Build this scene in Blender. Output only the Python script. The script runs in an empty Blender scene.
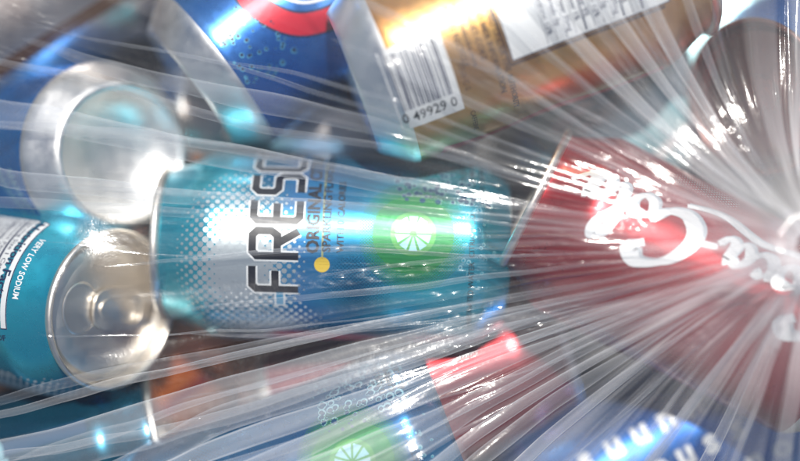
import bpy, bmesh, math, random
import numpy as np
from mathutils import Vector, Matrix
R = math.radians
MM = 0.001
rnd = random.Random(7)
sc = bpy.context.scene
COL = sc.collection

# ------------------------------------------------------------------ camera
D = 0.45                       # camera height over the plane of the can axes
PXM = 2930.0                   # photo pixels per metre in that plane
cam = bpy.data.cameras.new('camera')
cam_o = bpy.data.objects.new('camera', cam); COL.objects.link(cam_o)
cam_o.location = (0, 0, D)
cam.sensor_width = 36
cam.lens = 36 * D / (800 / PXM)
cam.clip_start = 0.01; cam.clip_end = 100
cam.dof.use_dof = True
cam.dof.focus_distance = D - 0.017
cam.dof.aperture_fstop = 1.7
sc.camera = cam_o

# ------------------------------------------------------------------ daylight
SUN_AZ, SUN_EL = R(82), R(61)           # azimuth counter-clockwise from +X
world = bpy.data.worlds.new('World'); sc.world = world
world.use_nodes = True
wn = world.node_tree
sky = wn.nodes.new('ShaderNodeTexSky'); sky.sky_type = 'NISHITA'; sky.sun_disc = False
sky.sun_elevation = SUN_EL
sky.sun_rotation = R(90) - SUN_AZ
bg = wn.nodes['Background']; bg.inputs['Strength'].default_value = 0.05
wn.links.new(sky.outputs[0], bg.inputs['Color'])
sun = bpy.data.lights.new('sun', 'SUN'); sun.energy = 5.0; sun.angle = R(0.5); sun.color = (1, .955, .89)
sun_o = bpy.data.objects.new('sun', sun); COL.objects.link(sun_o)
sd = Vector((math.cos(SUN_AZ) * math.cos(SUN_EL), math.sin(SUN_AZ) * math.cos(SUN_EL), math.sin(SUN_EL)))
sun_o.rotation_euler = sd.to_track_quat('Z', 'Y').to_euler()
sc.view_settings.view_transform = 'Standard'
sc.view_settings.look = 'None'
sc.view_settings.exposure = 0.5
sc.view_settings.gamma = 1.0
sc.cycles.transparent_max_bounces = 24
sc.cycles.max_bounces = 10
sc.cycles.sample_clamp_indirect = 6

def P(px, py, z=0.0):
    """a place on the photo at height z (mm) -> metres"""
    s = (D - z * MM) / D / PXM
    return Vector(((px - 400) * s, (230.5 - py) * s, z * MM))

# ------------------------------------------------------------------ materials
def new_mat(name):
    m = bpy.data.materials.new(name); m.use_nodes = True
    return m, m.node_tree, m.node_tree.nodes['Principled BSDF']

def noise_bump(nt, pr, scale, strength, dist=0.0003, detail=3, coord='Object'):
    tc = nt.nodes.new('ShaderNodeTexCoord')
    n = nt.nodes.new('ShaderNodeTexNoise'); n.inputs['Scale'].default_value = scale; n.inputs['Detail'].default_value = detail
    nt.links.new(tc.outputs[coord], n.inputs['Vector'])
    b = nt.nodes.new('ShaderNodeBump'); b.inputs['Strength'].default_value = strength; b.inputs['Distance'].default_value = dist
    nt.links.new(n.outputs['Fac'], b.inputs['Height']); nt.links.new(b.outputs[0], pr.inputs['Normal'])
    return tc, n

def paint(name, col, col2=None, metallic=.75, rough=.26, scale=25, coat=.5):
    """ink over aluminium, two ink tones drifting into one another, fine scuffs in the gloss"""
    m, nt, pr = new_mat(name)
    pr.inputs['Metallic'].default_value = metallic
    pr.inputs['Coat Weight'].default_value = coat; pr.inputs['Coat Roughness'].default_value = .12
    tc, n = noise_bump(nt, pr, 60, .25)
    n2 = nt.nodes.new('ShaderNodeTexNoise'); n2.inputs['Scale'].default_value = scale; n2.inputs['Detail'].default_value = 4
    nt.links.new(tc.outputs['Object'], n2.inputs['Vector'])
    rmp = nt.nodes.new('ShaderNodeValToRGB')
    rmp.color_ramp.elements[0].position = .38; rmp.color_ramp.elements[0].color = (*col, 1)
    rmp.color_ramp.elements[1].position = .62; rmp.color_ramp.elements[1].color = (*(col2 or [c * .8 for c in col]), 1)
    nt.links.new(n2.outputs['Fac'], rmp.inputs[0]); nt.links.new(rmp.outputs[0], pr.inputs['Base Color'])
    n3 = nt.nodes.new('ShaderNodeTexNoise'); n3.inputs['Scale'].default_value = 300; n3.inputs['Detail'].default_value = 6
    nt.links.new(tc.outputs['Object'], n3.inputs['Vector'])
    mr = nt.nodes.new('ShaderNodeMapRange'); mr.inputs[3].default_value = rough * .7; mr.inputs[4].default_value = rough * 1.5
    nt.links.new(n3.outputs['Fac'], mr.inputs[0]); nt.links.new(mr.outputs[0], pr.inputs['Roughness'])
    return m

def axial_paint(name, stops, metallic=.75, rough=.26):
    """ink whose tone changes along the can (local z, mm) as printed"""
    m, nt, pr = new_mat(name)
    pr.inputs['Metallic'].default_value = metallic; pr.inputs['Roughness'].default_value = rough
    pr.inputs['Coat Weight'].default_value = .5; pr.inputs['Coat Roughness'].default_value = .12
    tc, n = noise_bump(nt, pr, 60, .25)
    sp = nt.nodes.new('ShaderNodeSeparateXYZ'); nt.links.new(tc.outputs['Object'], sp.inputs[0])
    add = nt.nodes.new('ShaderNodeMath'); add.operation = 'MULTIPLY_ADD'; add.inputs[1].default_value = 1 / .122; 
    n2 = nt.nodes.new('ShaderNodeTexNoise'); n2.inputs['Scale'].default_value = 30
    nt.links.new(tc.outputs['Object'], n2.inputs['Vector'])
    ms = nt.nodes.new('ShaderNodeMath'); ms.operation = 'MULTIPLY_ADD'; ms.inputs[1].default_value = .16; ms.inputs[2].default_value = -.08
    nt.links.new(n2.outputs['Fac'], ms.inputs[0])
    nt.links.new(sp.outputs['Z'], add.inputs[0]); nt.links.new(ms.outputs[0], add.inputs[2])
    rmp = nt.nodes.new('ShaderNodeValToRGB'); cr = rmp.color_ramp
    while len(cr.elements) < len(stops): cr.elements.new(.5)
    for e, (p, c) in zip(cr.elements, stops): e.position = p; e.color = (*c, 1)
    nt.links.new(add.outputs[0], rmp.inputs[0]); nt.links.new(rmp.outputs[0], pr.inputs['Base Color'])
    return m

def metal(name, col=(.62, .61, .6), rough=.22):
    m, nt, pr = new_mat(name)
    pr.inputs['Metallic'].default_value = 1; pr.inputs['Base Color'].default_value = (*col, 1)
    tc, n = noise_bump(nt, pr, 90, .35, .0004, 5)
    n3 = nt.nodes.new('ShaderNodeTexNoise'); n3.inputs['Scale'].default_value = 160; n3.inputs['Detail'].default_value = 8
    nt.links.new(tc.outputs['Object'], n3.inputs['Vector'])
    mr = nt.nodes.new('ShaderNodeMapRange'); mr.inputs[3].default_value = rough * .6; mr.inputs[4].default_value = rough * 1.7
    nt.links.new(n3.outputs['Fac'], mr.inputs[0]); nt.links.new(mr.outputs[0], pr.inputs['Roughness'])
    return m

def ink(name, col, metallic=0.0, rough=.35):
    m, nt, pr = new_mat(name)
    pr.inputs['Base Color'].default_value = (*col, 1); pr.inputs['Metallic'].default_value = metallic
    pr.inputs['Roughness'].default_value = rough
    noise_bump(nt, pr, 200, .1)
    return m

M = dict(
    alu=metal('bare_aluminium', (.84, .84, .83), .36), lid=metal('lid_aluminium', (.82, .77, .70), .34),  # lid: warm cast of a tan reflection put into the metal colour
    lid_reflection=metal('lid_brown_reflection', (.30, .14, .11), .3),  # brown reflection painted into the lid's base colour
    teal=axial_paint('teal_ink', [(0, (.01, .24, .36)), (.25, (.06, .48, .60)), (.42, (.03, .26, .45)), (.60, (.06, .27, .56)), (.72, (.10, .46, .62)), (.86, (.03, .42, .54)), (1, (.01, .26, .36))]),
    teal_plain=paint('teal_ink_plain', (.01, .30, .46), (.02, .38, .50)),
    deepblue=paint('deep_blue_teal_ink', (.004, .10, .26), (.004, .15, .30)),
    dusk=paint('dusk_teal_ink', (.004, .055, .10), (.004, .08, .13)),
    blue=paint('bright_blue_ink', (.004, .20, .60), (.004, .15, .50)),
    royal=paint('royal_blue_ink', (.012, .10, .40), (.05, .18, .46)),
    gold=paint('gold_ink', (.62, .40, .15), (.50, .24, .07), .85, .3),
    red=paint('red_ink', (.34, .006, .011), (.24, .004, .010), .6, .28),
    darkred=paint('deep_red_ink', (.27, .006, .014), (.20, .004, .012), .6, .28),
    silver=paint('silver_ink', (.42, .40, .39), (.30, .25, .23), .9, .3),
    cyan=paint('pale_cyan_ink', (.28, .50, .55), (.36, .56, .58), .5, .35),
    orange=paint('orange_ink', (.60, .20, .03), (.50, .10, .02), .6, .3),
    white=ink('white_print', (.62, .64, .65), .25, .4), black=ink('black_print', (.008, .009, .014)),
    navy=ink('navy_print', (.006, .012, .05)), brown=ink('dark_brown_print', (.06, .03, .015)),
    olive=ink('olive_print', (.22, .24, .12), .3, .4), yellow=ink('yellow_print', (.50, .36, .05)), green=ink('green_print', (.02, .19, .06), .4),
    lime=ink('lime_print', (.07, .26, .07), .5), redp=ink('red_print', (.50, .012, .03), .3),
    pale=ink('pale_teal_print', (.30, .55, .62), .5, .3), sky=ink('light_blue_print', (.10, .35, .55), .5, .3),
    silverp=ink('silver_print', (.62, .68, .70), .8, .3), dark=ink('mouth_dark', (.01, .01, .01)),
    deep=ink('deep_teal_print', (.004, .07, .16), .5, .3),
)

# ------------------------------------------------------------------ flat printing, later wrapped on a can
class Print:
    """triangles/quads in (u, v) mm; u = to the right round the can, v = up the can"""
    def __init__(s): s.items = []        # (material, layer, verts2d, faces)
    def poly(s, m, pts, layer=1): s.items.append((m, layer, list(pts), [list(range(len(pts)))]))
    def rect(s, m, u0, v0, u1, v1, layer=1): s.poly(m, [(u0, v0), (u1, v0), (u1, v1), (u0, v1)], layer)
    def disc(s, m, u, v, r, layer=1, n=10, ru=None):
        s.poly(m, [(u + (ru or r) * math.cos(2 * math.pi * k / n), v + r * math.sin(2 * math.pi * k / n)) for k in range(n)], layer)
    def ring(s, m, u, v, r0, r1, layer=1, n=48):
        vs, fs = [], []
        for k in range(n):
            a = 2 * math.pi * k / n
            vs += [(u + r0 * math.cos(a), v + r0 * math.sin(a)), (u + r1 * math.cos(a), v + r1 * math.sin(a))]
            j = (k + 1) % n; fs.append([2 * k, 2 * k + 1, 2 * j + 1, 2 * j])
        s.items.append((m, layer, vs, fs))
    def stroke(s, m, pts, w, layer=1, smooth=True, nib=None, closed=False):
        """a band along a path; nib=(angle, thin) makes it calligraphic"""
        pts = [Vector(p) for p in pts]
        if smooth and len(pts) > 2:
            out = []; n = len(pts); rng = range(n if closed else n - 1)
            for i in rng:
                if closed: a, b, c, d = pts[i - 1], pts[i], pts[(i + 1) % n], pts[(i + 2) % n]
                else: a, b, c, d = pts[max(i - 1, 0)], pts[i], pts[i + 1], pts[min(i + 2, n - 1)]
                for k in range(7):
                    t = k / 7
                    out.append(.5 * ((2 * b) + (c - a) * t + (2 * a - 5 * b + 4 * c - d) * t * t + (3 * b - a - 3 * c + d) * t ** 3))
            if not closed: out.append(pts[-1])
            pts = out
        n = len(pts); vs = []; fs = []
        for i, p in enumerate(pts):
            if closed: t0 = p - pts[i - 1]; t1 = pts[(i + 1) % n] - p
            else: t0 = p - pts[i - 1] if i else pts[1] - p; t1 = pts[i + 1] - p if i < n - 1 else t0
            t0 = t0.normalized() if t0.length > 1e-6 else Vector((1, 0)); t1 = t1.normalized() if t1.length > 1e-6 else t0
            t = (t0 + t1); t = t.normalized() if t.length > .2 else t1
            nn = Vector((-t.y, t.x)); k = 1 / max(.45, nn.dot(Vector((-t1.y, t1.x))))
            ww = w
            if nib: ww = w * (nib[1] + (1 - nib[1]) * abs(math.sin(math.atan2(t.y, t.x) - nib[0])))
            vs += [tuple(p + nn * ww / 2 * k), tuple(p - nn * ww / 2 * k)]
        for i in range(n if closed else n - 1):
            j = (i + 1) % n; fs.append([2 * i, 2 * i + 1, 2 * j + 1, 2 * j])
        s.items.append((m, layer, vs, fs))
    def text(s, m, string, u, v, size, rot=0, layer=2, bold=0.0, sx=1.0):
        c = bpy.data.curves.new('t', 'FONT'); c.body = string; c.size = size; c.offset = bold; c.resolution_u = 2
        o = bpy.data.objects.new('t', c); COL.objects.link(o)
        me = o.to_mesh(); ca, sa = math.cos(rot), math.sin(rot)
        vs = [(u + q.co.x * sx * ca - q.co.y * sa, v + q.co.x * sx * sa + q.co.y * ca) for q in me.vertices]
        fs = [list(p.vertices) for p in me.polygons]
        o.to_mesh_clear(); bpy.data.objects.remove(o); bpy.data.curves.remove(c)
        s.items.append((m, layer, vs, fs))

RAD = 33.0
PROFILE = [(0, 10.6), (7, 10.2), (13, 8.8), (18, 6.2), (21.2, 3), (22.4, 1), (23.2, .2), (24.1, 0), (25, .3), (26.2, 1.6), (28.2, 4.6),
           (30.6, 7.8), (32.2, 10.2), (32.85, 12.4), (33, 15)]
SHOULDER = [(33, 101), (32.8, 103.5), (32, 106), (30.4, 109.4), (28.6, 113), (27.2, 116.2), (26.4, 118.2), (26.2, 119.4)]
LID = [(26.3, 119.2), (27.3, 119.8), (27.75, 120.8), (27.7, 121.7), (27.1, 122.3), (26.3, 122.2), (25.9, 121.4), (25.4, 118.6), (24.9, 116.6),
       (24.3, 116.0), (23.7, 116.4), (23.2, 117.6), (22.4, 118.1), (16, 118.1), (8, 118.15), (0, 118.15)]

def lathe(bm, prof, n=96, mi=0, mfun=None, dent=None):
    rings = []
    for r, z in prof:
        if r < 1e-6: rings.append([bm.verts.new((0, 0, z * MM))]); continue
        ring = []
        for k in range(n):
            a = 2 * math.pi * k / n
            rr = r + (dent(a, z) if dent else 0)
            ring.append(bm.verts.new((rr * MM * math.cos(a), rr * MM * math.sin(a), z * MM)))
        rings.append(ring)
    for i in range(len(rings) - 1):
        A, B = rings[i], rings[i + 1]
        for k in range(n):
            j = (k + 1) % n
            if len(A) == 1: f = bm.faces.new((A[0], B[j], B[k]))
            elif len(B) == 1: f = bm.faces.new((A[k], A[j], B[0]))
            else: f = bm.faces.new((A[k], A[j], B[j], B[k]))
            f.smooth = True
            f.material_index = mfun(.5 * (prof[i][1] + prof[i + 1][1]), i) if mfun else mi

def link(name, bm, mats, parent=None):
    me = bpy.data.meshes.new(name); bm.normal_update(); bm.to_mesh(me); bm.free()
    for m in mats: me.materials.append(m)
    o = bpy.data.objects.new(name, me); COL.objects.link(o)
    if parent: o.parent = parent
    return o

def prof_radius(v):
    pr = [p for p in PROFILE[7:]] + SHOULDER
    for (r0, z0), (r1, z1) in zip(pr, pr[1:]):
        if z0 <= v <= z1: return r0 + (r1 - r0) * (v - z0) / max(z1 - z0, 1e-6)
    return RAD

CANS = []
def can(label, px, py, z, d, roll=0, ink_m='teal_plain', prt=None, chamfer_silver=True, lid='lid', dent_amp=.6, tab=True, seed=0):
    """px, py, z: photo place and height of the can's middle; d: direction base -> lid"""
    d = Vector(d).normalized()
    mid = P(px, py, z)
    front = Vector((0, 0, 1)); front = (front - d * front.dot(d)).normalized()
    right = d.cross(front)
    fr = front * math.cos(roll) + right * math.sin(roll); rt = d.cross(fr)
    rootm = Matrix((( fr.x, rt.x, d.x), (fr.y, rt.y, d.y), (fr.z, rt.z, d.z))).to_4x4()
    e = bpy.data.objects.new('drink_can', None); COL.objects.link(e)
    e.empty_display_size = .02
    e.matrix_world = Matrix.Translation(mid - d * .061) @ rootm
    e['label'] = label; e['category'] = 'can'; e['group'] = 'drinks cans packed in the clear bag'
    CANS.append((mid - d * .061, d))
    rr = random.Random(seed + len(CANS) * 13)
    dents = [(rr.uniform(0, 6.28), rr.uniform(25, 95), rr.uniform(.25, .6), rr.uniform(8, 22), rr.uniform(.3, 1.0)) for _ in range(7)]
    def dent(a, v):
        if v < 14 or v > 101: return 0
        s = 0
        for da, dv, wa, wv, am in dents:
            q = (math.atan2(math.sin(a - da), math.cos(a - da)) / wa) ** 2 + ((v - dv) / wv) ** 2
            s -= am * math.exp(-q)
        return s * dent_amp
    mats = [M[ink_m], M['alu']]
    mid_z = [(33, 15 + (101 - 15) * k / 30) for k in range(1, 30)]
    prof = PROFILE + mid_z + SHOULDER
    bm = bmesh.new()
    lathe(bm, prof, mfun=lambda z, i: 1 if (i < 7 or (chamfer_silver and i < 13)) else 0, dent=dent)
    if prt:
        idx = {}
        for it in prt.items:
            if it[0] not in idx: idx[it[0]] = len(mats); mats.append(M[it[0]])
        for lay in sorted({it[1] for it in prt.items}):
            for mname in idx:
                g = [it for it in prt.items if it[1] == lay and it[0] == mname]
                if not g: continue
                b2 = bmesh.new()
                for _, _, vs, fs in g:
                    vv = [b2.verts.new((x, y, 0)) for x, y in vs]
                    for f in fs:
                        try: b2.faces.new([vv[q] for q in f])
                        except ValueError: pass
                us = [v.co.x for v in b2.verts]; lo, hi = min(us), max(us)
                x = math.floor(lo / 2) * 2 + .137
                while x < hi:
                    if x > lo: bmesh.ops.bisect_plane(b2, geom=b2.verts[:] + b2.edges[:] + b2.faces[:], plane_co=(x, 0, 0), plane_no=(1, 0, 0))
                    x += 2
                ys = [v.co.y for v in b2.verts]
                y = 4.113
                while y < 120:
                    if min(ys) < y < max(ys): bmesh.ops.bisect_plane(b2, geom=b2.verts[:] + b2.edges[:] + b2.faces[:], plane_co=(0, y, 0), plane_no=(0, 1, 0))
                    y += 4
                mp = {}
                for v in b2.verts:
                    u, w = v.co.x, v.co.y; a = u / RAD
                    r = (prof_radius(w) + dent(a, w) + .035 + .03 * lay) * MM
                    mp[v] = bm.verts.new((r * math.cos(a), r * math.sin(a), w * MM))
                for f in b2.faces:
                    try: nf = bm.faces.new([mp[v] for v in f.verts])
                    except ValueError: continue
                    nf.material_index = idx[mname]; nf.smooth = True
                    nf.normal_update(); c = nf.calc_center_median()
                    if nf.normal.dot(Vector((c.x, c.y, 0))) < 0: nf.normal_flip()
                b2.free()
    link('body', bm, mats, e)
    bm = bmesh.new(); lathe(bm, LID, 72)
    lo = link('lid', bm, [M[lid]], e)
    # mouth: pressed oval panel and score line, and the pull tab on its rivet
    bm = bmesh.new()
    n = 28; zt = 118.22
    o1 = [bm.verts.new(((11.5 + 7.6 * math.cos(t)) * MM, 9 * math.sin(t) * MM, zt * MM)) for t in [2 * math.pi * k / n for k in range(n)]]
    o2 = [bm.verts.new(((11.5 + 7 * math.cos(t)) * MM, 8.4 * math.sin(t) * MM, (zt + .35) * MM)) for t in [2 * math.pi * k / n for k in range(n)]]
    o3 = [bm.verts.new(((11.5 + 6.2 * math.cos(t)) * MM, 7.6 * math.sin(t) * MM, (zt + .02) * MM)) for t in [2 * math.pi * k / n for k in range(n)]]
    for k in range(n):
        j = (k + 1) % n
        for A, B in ((o1, o2), (o2, o3)):
            f = bm.faces.new((A[k], A[j], B[j], B[k])); f.smooth = True
    bm.faces.new(o3).material_index = 1
    link('mouth_panel', bm, [M[lid], M[lid]], lo)
    bm = bmesh.new()
    def slab(out, z0, z1, hole=None):
        m = len(out)
        bt = [bm.verts.new((x * MM, y * MM, z0 * MM)) for x, y in out]; tp = [bm.verts.new((x * MM, y * MM, z1 * MM)) for x, y in out]
        for k in range(m):
            j = (k + 1) % m; bm.faces.new((bt[k], bt[j], tp[j], tp[k]))
        if hole:
            hb = [bm.verts.new((x * MM, y * MM, z0 * MM)) for x, y in hole]; ht = [bm.verts.new((x * MM, y * MM, z1 * MM)) for x, y in hole]
            for k in range(m):
                j = (k + 1) % m; bm.faces.new((hb[j], hb[k], ht[k], ht[j])); bm.faces.new((tp[k], tp[j], ht[j], ht[k])); bm.faces.new((bt[j], bt[k], hb[k], hb[j]))
        else: bm.faces.new(tp); bm.faces.new(bt[::-1])
    T = [2 * math.pi * k / 32 for k in range(32)]
    sup = lambda t, a, b, cx: (cx + a * math.copysign(abs(math.cos(t)) ** .7, math.cos(t)), b * math.copysign(abs(math.sin(t)) ** .7, math.sin(t)))
    slab([sup(t, 12, 7.6, -5) for t in T], 118.9, 120.0, [sup(t, 5, 4.8, -9.5) for t in T])
    slab([(3.4 * math.cos(t) + 1, 3.4 * math.sin(t)) for t in T], 118.2, 120.6)
    if tab: link('pull_tab', bm, [M[lid]], lo)
    else: bm.free()
    return e

# ------------------------------------------------------------------ printing for each can
def droplets(p, m1, m2, u0, u1, v0, v1, n, r0, r1, rr):
    for _ in range(n):
        u, v, r = rr.uniform(u0, u1), rr.uniform(v0, v1), rr.uniform(r0, r1)
        p.disc(m1, u, v, r, 1, 12, r * rr.uniform(.8, 1.2)); p.disc(m2, u - r * .1, v + r * .1, r * .68, 2, 12)

def halftone(p, m, cu, cv, ru, rv, pitch, rmax, layer=1, power=1.0, rmin=.12, keep=lambda u, v: True, inner=0.0):
    nu, nv = int(ru / pitch) + 1, int(rv / pitch) + 1
    for i in range(-nu * 2, nu * 2 + 1):
        for j in range(-nv * 2, nv * 2 + 1):
            u = (i + j) * pitch * .5; v = (i - j) * pitch * .5
            q = math.hypot(u / ru, v / rv)
            if q >= 1 or q < inner: continue
            r = rmax * (1 - q) ** power
            if r < rmin or not keep(cu + u, cv + v): continue
            p.disc(m, cu + u, cv + v, r, layer, 8)

def blocky(p, letter, u, v, w, h, t, mf, mo):
    """angular round-cornered capitals, outlined"""
    c = .18 * w
    L = {'F': [[(0, 0), (0, h - c), (c, h), (w, h)], [(0, h * .5), (w * .82, h * .5)]],
         'R': [[(0, 0), (0, h - c), (c, h), (w - c, h), (w, h - c), (w, h * .5 + c), (w - c, h * .46), (0, h * .46)], [(w * .5, h * .46), (w, 0)]],
         'E': [[(w, h), (c, h), (0, h - c), (0, c), (c, 0), (w, 0)], [(0, h * .5), (w * .86, h * .5)]],
         'S': [[(w, h), (c, h), (0, h - c), (0, h * .5 + c), (c, h * .5), (w - c, h * .5), (w, h * .5 - c), (w, c), (w - c, 0), (0, 0)]],
         'C': [[(w, h), (c, h), (0, h - c), (0, c), (c, 0), (w, 0)]],
         'A': [[(0, 0), (0, h - c), (c, h), (w - c, h), (w, h - c), (w, 0)], [(0, h * .42), (w, h * .42)]]}[letter]
    for s in L:
        q = [(u + a, v + b) for a, b in s]
        p.stroke(mo, q, t + 1.2, 3, False); 
        p.stroke(mf, q, t, 4, False)

def citrus_print(seed=1, big=True):
    p = Print(); rr = random.Random(seed)
    # pale halftone burst behind the name
    halftone(p, 'silverp', -6, 91, 40, 25, 3.3, 2.15, 1, .9, .3)
    halftone(p, 'white', -36, 84, 26, 26, 3.3, 1.9, 1, .9, .3)
    halftone(p, 'deep', 30, 84, 26, 14, 1.5, .55, 1, .8, .14)
    halftone(p, 'deep', -14, 52, 15, 14, 1.3, .55, 1, .8, .14)
    # name
    x = -14.2
    for ch, w in () if not big else (('F', 8.0), ('R', 8.4), ('E', 7.2), ('S', 7.4), ('C', 7.4), ('A', 8)):
        blocky(p, ch, x, 71.5, w, 15.4, 2.5, 'black', 'white'); x += w + 3.5
    p.rect('white', -20.8, 75.9, -15.4, 79.5, 2); p.rect('sky', -20.2, 76.5, -15.4, 78.9, 3)
    if big:
        p.text('black', 'ORIGINAL CITRUS', -1.5, 64.9, 5.8, 0, 3, .22, .95)
        p.text('black', 'SPARKLING FLAVORED SODA', -1.0, 61.0, 3.9, 0, 2, .09)
        p.text('black', 'WITH 0 CALORIES', -1.0, 56.6, 3.2, 0, 2, .07)
        p.rect('silverp', -40, 16, -35, 100, 2)
        p.disc('yellow', -5.2, 63.6, 2.6, 1, 24); p.rect('olive', -3, 63.2, 36, 63.9, 1)
    else:
        halftone(p, 'pale', 2, 74, 20, 20, 3.4, 1.5, 1, .8, .3)
    # grapefruit
    halftone(p, 'green', 6, 33.5, 21, 19, 1.0, .62, 1, .45, .16, inner=.55)
    p.ring('green', 6, 33.5, 9.2, 13.6, 2); p.disc('lime', 6, 33.5, 9.3, 1, 40); p.ring('green', 6, 33.5, 7.6, 9.25, 3)
    for k in range(10):
        a = k * math.pi / 5
        p.poly('pale', [(6 + 1.1 * math.cos(a), 33.5 + 1.1 * math.sin(a)), (6 + 6 * math.cos(a - .24), 33.5 + 6 * math.sin(a - .24)), (6 + 6 * math.cos(a + .24), 33.5 + 6 * math.sin(a + .24))], 2)
    droplets(p, 'pale', 'deep', 17, 42, 8, 40, 120, .5, 1.5, rr)
    droplets(p, 'pale', 'teal_plain', -30, 16, 6, 18, 45, .3, .8, rr)
    for k, t in enumerate(('12 FL OZ (355 mL)', 'CAFFEINE FREE', '0 CALORIES PER CAN')):
        p.text('black', t, 24, 16 - 3.2 * k, 2.6, 0, 3)
    p.text('black', 'CARBONATED WATER  CITRIC ACID', -30, 13, 2.6, 0, 3)
    return p

def facts_panel(p, u, v, w, h, rot=0.0, m='navy', title='Nutrition Facts'):
    """white panel; u,v = its top-left corner, rows run along u"""
    p.rect('white', u, v - h, u + w, v, 2)
    for a, b, c, d in ((u, v - .35, u + w, v), (u, v - h, u + w, v - h + .35), (u, v - h, u + .35, v), (u + w - .35, v - h, u + w, v)): p.rect(m, a, b, c, d, 3)
    p.text(m, title, u + 1, v - 4.6, 5.0, 0, 3, .1, w / 42)
    p.text(m, 'Serving Size 1 Can', u + 1, v - 7.6, 2.9, 0, 3, .02)
    y = v - 8.6
    p.rect(m, u + 1, y - 1.1, u + w - 1, y, 3); y -= 3.2
    for i, t in enumerate(('Amount Per Serving', 'Calories 0', '% Daily Value*', 'Total Fat 0g          0%', 'Sodium 35mg          1%', 'Total Carb 0g         0%', 'Sugars 0g', 'Protein 0g', 'Not a significant source of', 'fat cal., sat. fat, trans fat,')):
        if y < v - h + 1: break
        p.text(m, t, u + 1, y, 2.3, 0, 3, .03, w / 32)
        p.text(m, ('0%', '1%', '35mg', '0g', '12%')[i % 5], u + w - 8, y, 2.5, 0, 3, .06)
        if i > 3: p.text(m, 'Low Fat Acid Water', u + w - 27, y, 2.2, 0, 3, .04)
        p.rect(m, u + 1, y - .85, u + w - 1, y - (.25 if i in (1, 5) else .65), 3); y -= 3.2

def teal_label():
    p = Print()
    facts_panel(p, -33, 106, 42, 50)
    p.text('white', 'VERY LOW SODIUM', -26, 107.6, 2.7, 0, 3, .05)
    for k, t in enumerate(('CANNED UNDER THE AUTHORITY OF', 'THE COMPANY, ATLANTA, GA', 'PRODUCED BY ATLANTA,')):
        p.text('navy', t, 13 + 3.1 * k, 58, 2.7, R(90), 3, .05)
    p.items = [i for i in p.items if i[1] != 99]
    p.text('navy', '0038-2883', 24, 84, 2.4, R(90), 3)
    p.rect('silverp', 27, 18, 31, 100, 1)
    halftone(p, 'white', 44, 88, 20, 30, 3.4, 1.8, 1, .6, .3)
    return p

def small_script(p, m, u, v, s, rot):
    """little light strokes of script and petals"""
    ca, sa = math.cos(rot), math.sin(rot)
    for k in range(9):
        x0 = k * 2.3 * s
        q = [(x0, 0), (x0 + .9 * s, 2.6 * s), (x0 + 1.9 * s, 1.0 * s), (x0 + 1.2 * s, -1.4 * s), (x0 + 2.3 * s, .2 * s)]
        p.stroke(m, [(u + a * ca - b * sa, v + a * sa + b * ca) for a, b in q], .42 * s, 2, True, (0.6, .35))

def script_cc(p, m, u, v, s, rot, shadow=None):
    """flowing script: capital C, o c a, dash, capital C, o l a with a long tail"""
    ca, sa = math.cos(rot), math.sin(rot)
    nib = (R(35), .25)
    P_ = [
        ([(11, 13), (13, 15.5), (10, 17.5), (5, 15), (1.5, 9), (1.5, 3.5), (5, .5), (10, 2), (13.5, 6)], 3.6),
        ([(16, 6.5), (13.6, 4), (14.2, .8), (17, .4), (19.2, 3.4), (18.4, 6.6), (16, 6.5), (19.5, 6), (22, 7)], 2.2),
        ([(25.5, 6.4), (23.2, 6.8), (21, 3.8), (22, .8), (25, .8), (28, 4)], 2.2),
        ([(32.5, 6.2), (29.8, 7), (27.8, 3.6), (28.6, .6), (31, 1.2), (33, 6.2), (32.4, 1.4), (34.5, .8), (36.5, 3.5)], 2.2),
        ([(37, 5), (41, 6)], 1.8),
        ([(55, 13), (57.5, 15.5), (54, 18), (48, 15), (44, 9), (43.5, 3.5), (47, .3), (52, 1.6), (56, 6)], 3.6),
        ([(58.5, 6.5), (56.2, 4), (56.8, .8), (59.6, .4), (61.8, 3.4), (61, 6.6), (58.5, 6.5), (62, 6), (64, 7)], 2.2),
        ([(64, 6), (68.5, 13), (68, 17), (65.6, 15), (64.8, 6), (65.5, .8), (68.5, 2)], 2.2),
        ([(73.5, 6.2), (70.8, 7), (68.8, 3.6), (69.6, .6), (72, 1.2), (74, 6.2), (73.4, 1.4), (75.5, .8), (79, 4)], 2.2),
        ([(4, -1), (14, -4.5), (26, -2.5), (38, -5.5), (48, -3)], 1.9),
    ]
    for q, w in P_:
        f = lambda du, dv: [(u + du + (a * ca - b * sa) * s, v + dv + (a * sa + b * ca) * s) for a, b in q]
        if shadow: p.stroke(shadow, f(.7, -.7), w * s * 1.5, 2, True, (nib[0] + rot, .35))
        p.stroke(m, f(0, 0), w * s * 1.3, 3, True, (nib[0] + rot, .3))

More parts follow.
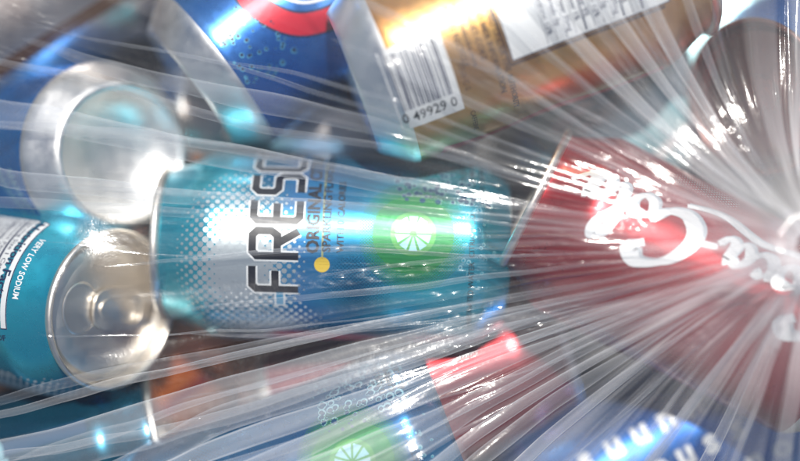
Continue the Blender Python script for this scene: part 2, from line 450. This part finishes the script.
def gold_print():
    p = Print()
    # bar code ladder: bars across the axis, digits reading up the can
    u0, u1, v0, v1 = -28, -3, 9, 30
    p.rect('white', u0, v0, u1 + 3, v1, 2)
    rr = random.Random(4); v = v0 + 2.2
    while v < v1 - 2.4:
        w = rr.choice((.28, .28, .55, .8)); p.rect('navy', u0 + 2, v, u1 - 4.0, v + w, 3); v += w + rr.choice((.3, .3, .5, .8))
    p.text('black', '0 49929 0', u1 + .6, v0 + .8, 5.0, R(90), 3, .05, .92)
    p.text('brown', '3050-C-S', -16, 32, 2.6, R(0), 3)
    p.text('brown', 'CAFFEINE', 2, 31.5, 2.4, R(0), 3)
    for k, t in enumerate(('CANNED UNDER THE AUTHORITY', 'CONSUMER INFORMATION', '1-800-GET-COKE', 'www.dietcoke.com', 'PLEASE RECYCLE')):
        p.text('brown', t, -34, 46 - 3.1 * k, 2.7, 0, 3, .05)
    facts_panel(p, -57, 103, 47, 54, m='navy', title='Nutrition Facts')
    p.rect('brown', -57, 47.4, -9, 48.6, 1)
    p.rect('brown', -9.6, 48, -8.4, 101, 1)
    # red and brown brand field further round
    p.stroke('redp', [(20, 20), (24, 40), (21, 60), (25, 80), (22, 100)], 7, 1)
    script_cc(p, 'redp', 42, 22, .9, R(90))
    p.rect('brown', 56, 18, 58, 100, 1)
    return p

def loop_logo():
    p = Print(); rr = random.Random(3)
    # rounded red frame with white inside edge
    c = [(-30, 38), (-36, 56), (-31, 80), (-13, 89), (3, 82), (8, 60), (2, 40), (-14, 32)]
    p.stroke('navy', c, 9, 1, True, closed=True)
    p.stroke('redp', c, 7.4, 2, True, closed=True)
    p.stroke('white', [(-14 + (x + 14) * .68, 60 + (y - 60) * .72) for x, y in c], 1.0, 2, True, closed=True)
    p.stroke('white', [(-23, 56), (-17, 64), (-13, 56), (-6, 64)], 2.6, 3)
    p.text('navy', '355 ml', -24, 26, 3.4, R(90), 2, .05)
    droplets(p, 'sky', 'navy', -16, 12, 14, 34, 60, .35, 1.0, rr)
    return p

def red_print(x0=-38):
    p = Print()
    script_cc(p, 'white', 12, 18.5, 1.2, R(90), 'silverp')
    halftone(p, 'silverp', 30, 60, 10, 40, 1.8, .5, 1)
    return p

def letters_print():
    p = Print()
    for j, t in enumerate(('PURE', 'BLUE', 'COLA')):
        pass
    # rows of bold pale rounded blocks of lettering
    rr = random.Random(9)
    for row, u in enumerate((-12, 2, 16)):
        v = 16
        while v < 92:
            q = rr.choice(('o', 'n', 'u', 'c', 's'))
            p.text('white', q, u, v, 13, R(90), 2, .5, 1.0)
            v += 10.5
    return p

def bands_print(c1, c2):
    p = Print()
    for k in range(3): p.rect(c1, -52 + 34 * k, 18, -47 + 34 * k, 100, 1)
    p.text(c2, 'soda', -10, 34, 20, R(90), 2, .4)
    return p

# ------------------------------------------------------------------ the cans
def flat(deg, tilt=0):   # direction in the image plane, tilt lifts the lid end towards the camera
    return (math.cos(R(deg)) * math.cos(R(tilt)), math.sin(R(deg)) * math.cos(R(tilt)), math.sin(R(tilt)))

def from_end(px, py, z, d):   # given the visible end's centre, returns the can middle (base -> lid = d away from px) as photo place
    d = Vector(d).normalized(); c = P(px, py, z) + d * .061
    s = (D - c.z) / D / PXM
    return (400 + c.x / s, 230.5 - c.y / s, c.z / MM)

# teal can with the big name, in the middle; lid to the left
can('teal can in the middle with big black letters FRESC beside a green fruit ring', 335, 248, -21, flat(178.5), 0, 'teal', citrus_print(), False, 'lid', .25)
# teal can whose lid faces us, lower left
dB = (.80, -.08, .59)
m = from_end(114, 310, 0, (-dB[0], -dB[1], -dB[2]))
can('teal can at the left edge with white facts panel and round grey end', *m, dB, R(0), 'teal_plain', teal_label(), True, 'lid', .2)
# blue can, base facing us
dA = (-.66, .03, -.75)
m = from_end(124, 154, -10, dA)
p = Print(); small_script(p, 'pale', -21, 14, 1.0, R(20)); small_script(p, 'pale', -17, 21, 1.0, R(30)); small_script(p, 'pale', 4, 30, 1.3, R(70))
halftone(p, 'sky', 10, 50, 22, 30, 2.2, .7)
can('bright blue can at the upper left edge with a shining silver base ring facing up', *m, dA, R(-10), 'blue', p)
# royal blue can with red loop, top
dD = flat(38, -9)
m = from_end(190, 90, -22, dD)
can('royal blue can at the top with a red rounded loop emblem under white sun glare', *m, dD, R(14), 'royal', loop_logo(), True)
# gold can
dE = flat(21, -2)
m = from_end(352, 84, 4, dE)
can('gold can at the top with a white barcode reading 0 49929 and a facts panel', *m, dE, R(44), 'gold', gold_print(), True)
# red script can
dF = flat(180 - 27, -4)
m = from_end(530, 200, -6, (-dF[0], -dF[1], -dF[2]))
can('bright red can right of the middle under the densest folds with flowing white script', *m, dF, R(9), 'red', red_print(), True)
# dark lid can, upper right
dG = (-.74, -.24, .62)
m = from_end(754, 98, -6, tuple(-x for x in dG))
p = bands_print('redp', 'white')
can('blue can at the upper right with a dark round lid, painted with a brown reflection, facing the camera', *m, dG, 0, 'royal', p, False, 'lid_reflection')
# deep red can below the middle
can('dark red can lying deep in the gap below the teal can in the middle', 410, 390, -56, flat(16), R(70), 'darkred', bands_print('red', 'white'))
# second teal can bottom
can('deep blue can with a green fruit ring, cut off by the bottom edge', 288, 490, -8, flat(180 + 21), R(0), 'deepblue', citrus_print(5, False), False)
# blue can with pale letters, bottom right
can('deep blue can at the lower right with blurred rows of rounded white letters', 668, 444, -46, flat(27), R(0), 'royal', letters_print(), False)
can('plain silver can in the upper left corner, dull and out of focus', 62, 0, -52, flat(32), R(0), 'silver', bands_print('brown', 'redp'))
can('orange can glimpsed deep down below the grey round end at the lower left', 118, 392, -76, flat(38), 0, 'orange', bands_print('red', 'redp'))
can('pale cyan can seen as a light stripe between the gold can and the dark lid', 652, 92, -60, flat(42), 0, 'cyan', bands_print('white', 'sky'))
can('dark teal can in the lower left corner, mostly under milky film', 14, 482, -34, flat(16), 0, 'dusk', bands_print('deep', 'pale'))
can('dull silver can deep down below the red loop can and the gold can', 318, 132, -68, flat(-8), 0, 'silver', bands_print('orange', 'sky'))
can('red can deep down at the right edge below the gathered neck of the bag', 850, 300, -70, flat(80), 0, 'red', bands_print('white', 'white'))

# ------------------------------------------------------------------ ground
bm = bmesh.new()
g = 40
vs = [[bm.verts.new(((i / g - .5) * 6, (j / g - .5) * 6, -.152)) for j in range(g + 1)] for i in range(g + 1)]
for i in range(g):
    for j in range(g): bm.faces.new((vs[i][j], vs[i + 1][j], vs[i + 1][j + 1], vs[i][j + 1]))
gm, nt, pr = new_mat('asphalt'); pr.inputs['Roughness'].default_value = .9
tc, n = noise_bump(nt, pr, 220, .8, .002, 6)
rp = nt.nodes.new('ShaderNodeValToRGB'); rp.color_ramp.elements[0].color = (.03, .03, .032, 1); rp.color_ramp.elements[1].color = (.09, .085, .08, 1)
nt.links.new(n.outputs['Fac'], rp.inputs[0]); nt.links.new(rp.outputs[0], pr.inputs['Base Color'])
go = link('ground', bm, [gm]); go['kind'] = 'structure'

# ------------------------------------------------------------------ bag film
GX0, GX1, GY0, GY1, GS = -.34, .34, -.26, .26, .002
nx, ny = int((GX1 - GX0) / GS) + 1, int((GY1 - GY0) / GS) + 1
H = np.full((nx, ny), -.148)
aa = np.linspace(0, 2 * np.pi, 300, endpoint=False)
for base, d in CANS:
    dv = np.array(d); b0 = np.array(base)
    e1 = np.cross(dv, [0, 0, 1.]); e1 /= np.linalg.norm(e1); e2 = np.cross(dv, e1)
    def stamp(r, t):
        pts = b0 + dv * t + (np.cos(aa)[:, None] * e1 + np.sin(aa)[:, None] * e2) * r
        i = np.round((pts[:, 0] - GX0) / GS).astype(int); j = np.round((pts[:, 1] - GY0) / GS).astype(int)
        ok = (i > 0) & (i < nx - 1) & (j > 0) & (j < ny - 1)
        np.maximum.at(H, (i[ok], j[ok]), pts[ok, 2])
    for t in np.arange(.0, .1225, .001):
        tm = t * 1000
        r = np.interp(tm, [0, 4, 10, 15, 101, 109, 118, 122], [25, 28, 32, 33, 33, 30.4, 27.5, 27.7]) * MM
        stamp(r, t)
    for r in np.arange(.001, .026, .0012): stamp(r, 0.); stamp(r, .122)
KN = P(809, 246, 52)                       # where the film is gathered
ki, kj = int((KN.x - GX0) / GS), int((KN.y - GY0) / GS)
xs = GX0 + np.arange(nx) * GS; ys = GY0 + np.arange(ny) * GS
XX, YY = np.meshgrid(xs, ys, indexing='ij')
RK = np.hypot(XX - KN.x, YY - KN.y)
H = np.maximum(H, np.where(RK < .012, KN.z, -1))
for _ in range(2):                       # close pin holes
    H[1:-1, 1:-1] = np.maximum(H[1:-1, 1:-1], .25 * (H[2:, 1:-1] + H[:-2, 1:-1] + H[1:-1, 2:] + H[1:-1, :-2]))
Z = np.maximum(H, 0.0)
Z[0] = Z[-1] = -.1; Z[:, 0] = Z[:, -1] = -.1
for it in range(900):                    # stretched membrane resting on the cans
    A = .25 * (Z[2:, 1:-1] + Z[:-2, 1:-1] + Z[1:-1, 2:] + Z[1:-1, :-2])
    Z[1:-1, 1:-1] = np.maximum(A, H[1:-1, 1:-1])
for it in range(3):
    Z[1:-1, 1:-1] = .5 * Z[1:-1, 1:-1] + .125 * (Z[2:, 1:-1] + Z[:-2, 1:-1] + Z[1:-1, 2:] + Z[1:-1, :-2])
Z += .0006
def zmem(x, y):
    fi = np.clip((x - GX0) / GS, 0, nx - 1.001); fj = np.clip((y - GY0) / GS, 0, ny - 1.001)
    i = fi.astype(int); j = fj.astype(int); a = fi - i; b = fj - j
    return (Z[i, j] * (1 - a) + Z[i + 1, j] * a) * (1 - b) + (Z[i, j + 1] * (1 - a) + Z[i + 1, j + 1] * a) * b

rs = np.random.RandomState(11)
TAB = rs.rand(512, 512)
def vn(x, y):
    """smooth value noise"""
    i = np.floor(x).astype(int); j = np.floor(y).astype(int); a = x - i; b = y - j
    a = a * a * (3 - 2 * a); b = b * b * (3 - 2 * b)
    t = lambda p, q: TAB[p % 512, q % 512]
    return (t(i, j) * (1 - a) + t(i + 1, j) * a) * (1 - b) + (t(i, j + 1) * (1 - a) + t(i + 1, j + 1) * a) * b

th = np.concatenate([np.linspace(R(88), R(272), 2300, endpoint=False), np.linspace(R(272), R(448), 420, endpoint=False)])
rad = .004 + .40 * np.linspace(0, 1, 300) ** 1.25
TH, RR = np.meshgrid(th, rad, indexing='ij')
LR = np.log(RR / .01)
TW = TH + .16 * (vn(TH * 1.7 + 40, LR * .4) - .5) + .05 * (vn(TH * 3, LR * 1.4) - .5) + .018 * (vn(TH * 11 + 7, LR * 3.0 + 5) - .5)   # folds wander a little
height = np.zeros_like(TH); crest = np.zeros_like(TH)
for k, fr, am, lrk in ((0, 9, .15, .5), (1, 21, .17, .8), (2, 33, .16, 2.0), (3, 74, .06, 3.2), (4, 250, .035, 3.0)):
    n1 = vn(TW * fr + 31 * k, LR * lrk + 17 * k)
    ridge = (1 - np.abs(2 * n1 - 1)) ** (1.6 if k > 0 else 1.2)
    gate = np.clip((vn(TW * fr * .31 + 90 + k, LR * lrk * 1.6 + 3 * k) - .38) * 2.6, 0, 1)
    if k >= 1: gate = gate * np.exp(-np.maximum(RR - .06, 0) / (.4, .12, .07, .05)[k - 1])
    lam = RR / fr
    height += ridge * gate * am * np.minimum(lam, .013) * 2.2
    if k in (1, 2, 3): height += ridge * gate * .00035 / k * np.clip((vn(TW * fr * 1.7 + 5, RR * 130 + 9 * k) - .35) * 2, 0, 1) * np.clip(vn(TW * 6, RR * 30) * 2 - .6, 0, 1)
    crest += ridge ** 2 * gate * (.45, .55, .5, .4, .25)[k]
broad = vn(TW * 11 + 11, LR * 1.4 + 2) * .7 + vn(TW * 32 + 5, LR * 3 + 8) * .3
down = .5 - .5 * np.cos(np.clip((np.degrees(TH) - 180) / 22, 0, 1) * np.pi) * np.ones_like(RR)      # the slack lower half is bunched in more layers
milky = np.clip(broad * 2.4 - 1.15, 0, 1) * (.08 + .5 * down)
# local crinkled patches, finer and not radial
cp = np.clip((vn(TH * 9 + 50, LR * 3 + 9) - .62) * 5, 0, 1)
X0 = KN.x + RR * np.cos(TH); Y0 = KN.y + RR * np.sin(TH)
ck = np.abs(vn(X0 * 420 + Y0 * 160 + 100, Y0 * 520 + 100) - .5) + .5 * np.abs(vn(X0 * 900 + 300, Y0 * 900 + 300) - .5)
height += cp * ck * .0014
tip = .35 * (vn(TH * 14, LR) - .5)                              # folds lean to one side
TL = TH + tip * height / np.maximum(RR, .004)
X = KN.x + RR * np.cos(TL); Y = KN.y + RR * np.sin(TL)
ZZ = zmem(X, Y) + .0006 + height * np.clip((RR - .003) / .02, .15, 1)
dens = np.clip(crest / 2.2, 0, 1)
stripe = np.clip((vn(TW * 8 + 3, LR * .8) * .45 + vn(TW * 20 + 13, LR * 1.6) * .4 + vn(TW * 60 + 23, LR * 2.2) * .15) * 4.8 - 2.0, 0, 1)
near = (.5 + .5 * down) * np.exp(-(RR / .07)) * (.03 + .7 * stripe) + .75 * np.exp(-(RR / .026))
layer = np.clip(.004 + .26 * dens ** 2 + near + .42 * milky, 0, .92)

def grid_obj(name, X, Y, Z, attr, mat, parent, wrap=False):
    a, b = X.shape
    co = np.stack([X, Y, Z], -1).reshape(-1, 3).astype(np.float32)
    I = np.arange(a * b).reshape(a, b)
    if wrap: I = np.vstack([I, I[:1]])
    q = np.stack([I[:-1, :-1], I[:-1, 1:], I[1:, 1:], I[1:, :-1]], -1).reshape(-1, 4)
    me = bpy.data.meshes.new(name)
    me.vertices.add(len(co)); me.vertices.foreach_set('co', co.ravel())
    me.loops.add(q.size); me.loops.foreach_set('vertex_index', q.ravel().astype(np.int32))
    me.polygons.add(len(q)); me.polygons.foreach_set('loop_start', np.arange(0, q.size, 4, dtype=np.int32))
    me.polygons.foreach_set('use_smooth', np.ones(len(q), bool))
    me.update(calc_edges=True)
    at = me.attributes.new('layers', 'FLOAT', 'POINT'); at.data.foreach_set('value', attr.ravel().astype(np.float32))
    me.materials.append(mat)
    o = bpy.data.objects.new(name, me); COL.objects.link(o); o.parent = parent
    return o

def film_material(name, rough=.13, gloss=.5, milk_gain=1.0):
    """clear polythene: see-through, a sharp gloss, milky where it is bunched in many layers"""
    m, nt, pr = new_mat(name); N = nt.nodes; L = nt.links
    N.remove(pr); out = N['Material Output']
    tr = N.new('ShaderNodeBsdfTransparent'); tr.inputs[0].default_value = (.97, .975, .98, 1)
    gl = N.new('ShaderNodeBsdfGlossy'); gl.inputs['Roughness'].default_value = rough; gl.inputs['Color'].default_value = (1, 1, 1, 1)
    df = N.new('ShaderNodeBsdfDiffuse'); df.inputs[0].default_value = (.82, .84, .87, 1)
    tl = N.new('ShaderNodeBsdfTranslucent'); tl.inputs[0].default_value = (.82, .84, .87, 1)
    at = N.new('ShaderNodeAttribute'); at.attribute_name = 'layers'
    tc = N.new('ShaderNodeTexCoord'); nz = N.new('ShaderNodeTexNoise'); nz.inputs['Scale'].default_value = 330; nz.inputs['Detail'].default_value = 5
    L.new(tc.outputs['Object'], nz.inputs['Vector'])
    bp = N.new('ShaderNodeBump'); bp.inputs['Strength'].default_value = .25; bp.inputs['Distance'].default_value = .0005
    L.new(nz.outputs['Fac'], bp.inputs['Height'])
    for s in (gl, df): L.new(bp.outputs[0], s.inputs['Normal'])
    ge = N.new('ShaderNodeNewGeometry'); io = N.new('ShaderNodeMath'); io.operation = 'MULTIPLY_ADD'
    io.inputs[1].default_value = 1 / 1.5 - 1.5; io.inputs[2].default_value = 1.5; L.new(ge.outputs['Backfacing'], io.inputs[0])
    fz = N.new('ShaderNodeFresnel'); L.new(io.outputs[0], fz.inputs[0]); L.new(bp.outputs[0], fz.inputs['Normal'])
    g2 = N.new('ShaderNodeMath'); g2.operation = 'MULTIPLY'; g2.inputs[1].default_value = 3.0 * gloss; g2.use_clamp = True; L.new(fz.outputs[0], g2.inputs[0])
    milk = N.new('ShaderNodeMixShader'); milk.inputs[0].default_value = .45; L.new(df.outputs[0], milk.inputs[1]); L.new(tl.outputs[0], milk.inputs[2])
    mg = N.new('ShaderNodeMath'); mg.operation = 'MULTIPLY'; mg.inputs[1].default_value = milk_gain; L.new(at.outputs['Fac'], mg.inputs[0])
    m1 = N.new('ShaderNodeMixShader'); L.new(mg.outputs[0], m1.inputs[0]); L.new(tr.outputs[0], m1.inputs[1]); L.new(milk.outputs[0], m1.inputs[2])
    gw = N.new('ShaderNodeBsdfGlossy'); gw.inputs['Roughness'].default_value = .3; L.new(bp.outputs[0], gw.inputs['Normal'])
    g3 = N.new('ShaderNodeMixShader'); g3.inputs[0].default_value = .16; L.new(gl.outputs[0], g3.inputs[1]); L.new(gw.outputs[0], g3.inputs[2])
    m2 = N.new('ShaderNodeMixShader'); L.new(g2.outputs[0], m2.inputs[0]); L.new(m1.outputs[0], m2.inputs[1]); L.new(g3.outputs[0], m2.inputs[2])
    L.new(m2.outputs[0], out.inputs['Surface'])
    return m

FILM = film_material('clear_polythene', .11, .5, .85)
PLEAT = film_material('folded_polythene', .1, .6)
bag = bpy.data.objects.new('plastic_bag', None); COL.objects.link(bag); bag.empty_display_size = .02
bag['label'] = 'clear plastic bag stretched over the cans, its folds fanning out from the gathered neck'
bag['category'] = 'bag'
grid_obj('film', X, Y, ZZ, layer, FILM, bag, wrap=True)

# pleats: loose double folds lying on the film, each running out from the neck
rp_ = random.Random(21)
pleats = []
angs = [(R(x), w, r0, r1, mk) for x, w, r0, r1, mk in (
    (196, 3.2, .02, .33, .26), (200.5, 2.0, .02, .30, .34), (206, 2.6, .015, .32, .26), (212, 2.2, .02, .22, .30), (221, 2.6, .02, .20, .30), (228, 1.7, .02, .2, .24),
    (191.5, 1.4, .03, .30, .22), (187, 1.0, .03, .2, .28), (171, 2.6, .06, .37, .26), (174.6, 1.7, .05, .37, .22), (165, 2.4, .05, .26, .24), (178, 1.1, .06, .37, .14), (194, 2.2, .05, .38, .36), (191.6, .8, .05, .38, .4), (196.6, .9, .05, .38, .4), (198.3, 2.6, .04, .38, .36), (201.5, 1.1, .04, .36, .4), (203, 2.4, .03, .3, .28), (209, 2.8, .03, .28, .24), (216, 3.2, .03, .24, .22), (176, .9, .04, .24, .22), (170, 1.2, .05, .31, .22), (166, .9, .03, .32, .25), (161, .7, .03, .20, .25),
    (156, 1.6, .02, .16, .26), (150, 1.5, .02, .19, .30), (143, 1.6, .02, .17, .22), (136, 3.4, .02, .17, .6), (128, 3.0, .02, .15, .65), (121, 3.6, .02, .14, .6),
    (240, 3.0, .02, .12, .3), (252, 3.2, .02, .12, .3), (112, 2.4, .02, .12, .3), (181.5, .7, .03, .22, .3))]
NP = len(angs)
for k in range(34):
    angs.append((R(rp_.uniform(105, 262)), rp_.uniform(.25, .9), rp_.uniform(.02, .10), rp_.uniform(.12, .26), rp_.uniform(.1, .3)))
for i, (t0, w, r0, r1, mk) in enumerate(angs):
    na, nr = 9, 90
    s = np.linspace(-1, 1, na)[:, None] * np.ones((1, nr)); r = (r0 + (r1 - r0) * np.linspace(0, 1, nr))[None, :] * np.ones((na, 1))
    taper = np.sqrt(np.clip(np.minimum((r - r0) / (r1 - r0) * 4, (r1 - r) / (r1 - r0) * 2.2), 0, 1)) * .95 + .05
    bend = R(1.3) * (vn(r * 14 + i * 7.3, r * 0 + i) - .5) * 2 + R(.35) * (vn(r * 60 + i * 3.3, r * 0 + i) - .5)
    t = t0 + bend + (R(rp_.uniform(-9, 9)) * (r - r0) / (r1 - r0) if i >= NP else 0) + s * R(w) * .5 * taper * (1 + .25 * (vn(r * 40 + i, s * 0 + 3 * i) - .5)) * np.minimum(1, .16 / r) ** .35
    x = KN.x + r * np.cos(t); y = KN.y + r * np.sin(t)
    lam = r * R(w)
    arch = (1 - s ** 2) * np.minimum(lam * .12, .002) * taper + .35 * np.minimum(lam * .1, .001) * s * math.copysign(1, rp_.random() - .5)
    arch += .0004 * vn(s * 3 + i, r * 160 + i) 
    # rest on the highest film near by
    z = np.maximum.reduce([zmem(x, y), zmem(x + .001, y), zmem(x, y + .001)]) + .0012
    hh = np.zeros_like(z)
    z = z + .0016 + np.maximum(arch, 0)
    mk *= .8 if (w >= 2 and t0 > R(199)) else .48
    a = mk * (.7 + .6 * vn(s * 2.5 + i * 3, r * 25)) * (.75 + .9 * (np.abs(s) > .8))
    grid_obj('pleat', x, y, z, a * np.clip(taper * 1.3, 0, 1), PLEAT, bag)

# gathered neck of the bag rising from the knot and leaning to the right, with a tie round it
na, nr = 220, 60
A_ = np.linspace(0, 2 * np.pi, na, endpoint=False)[:, None] * np.ones((1, nr)); q = np.linspace(0, 1, nr)[None, :] * np.ones((na, 1))
rr_ = (.003 + .004 * np.exp(-q * 14) + .03 * np.clip(q - .35, 0, 1) ** 1.3) * (1 + .28 * np.sign(np.sin(A_ * 17 + q * 3)) * np.abs(np.sin(A_ * 17 + q * 3)) ** .6 + .2 * (vn(A_ * 9, q * 4) - .5))
cx = KN.x + .006 + .034 * q + .02 * q ** 2; cy = KN.y + .004 * q; cz = KN.z - .006 + .06 * q
grid_obj('gathered_neck', cx + rr_ * np.cos(A_), cy + rr_ * np.sin(A_), cz + rr_ * .3 * np.sin(A_ * 5), .35 + 0 * q, PLEAT, bag, wrap=True)
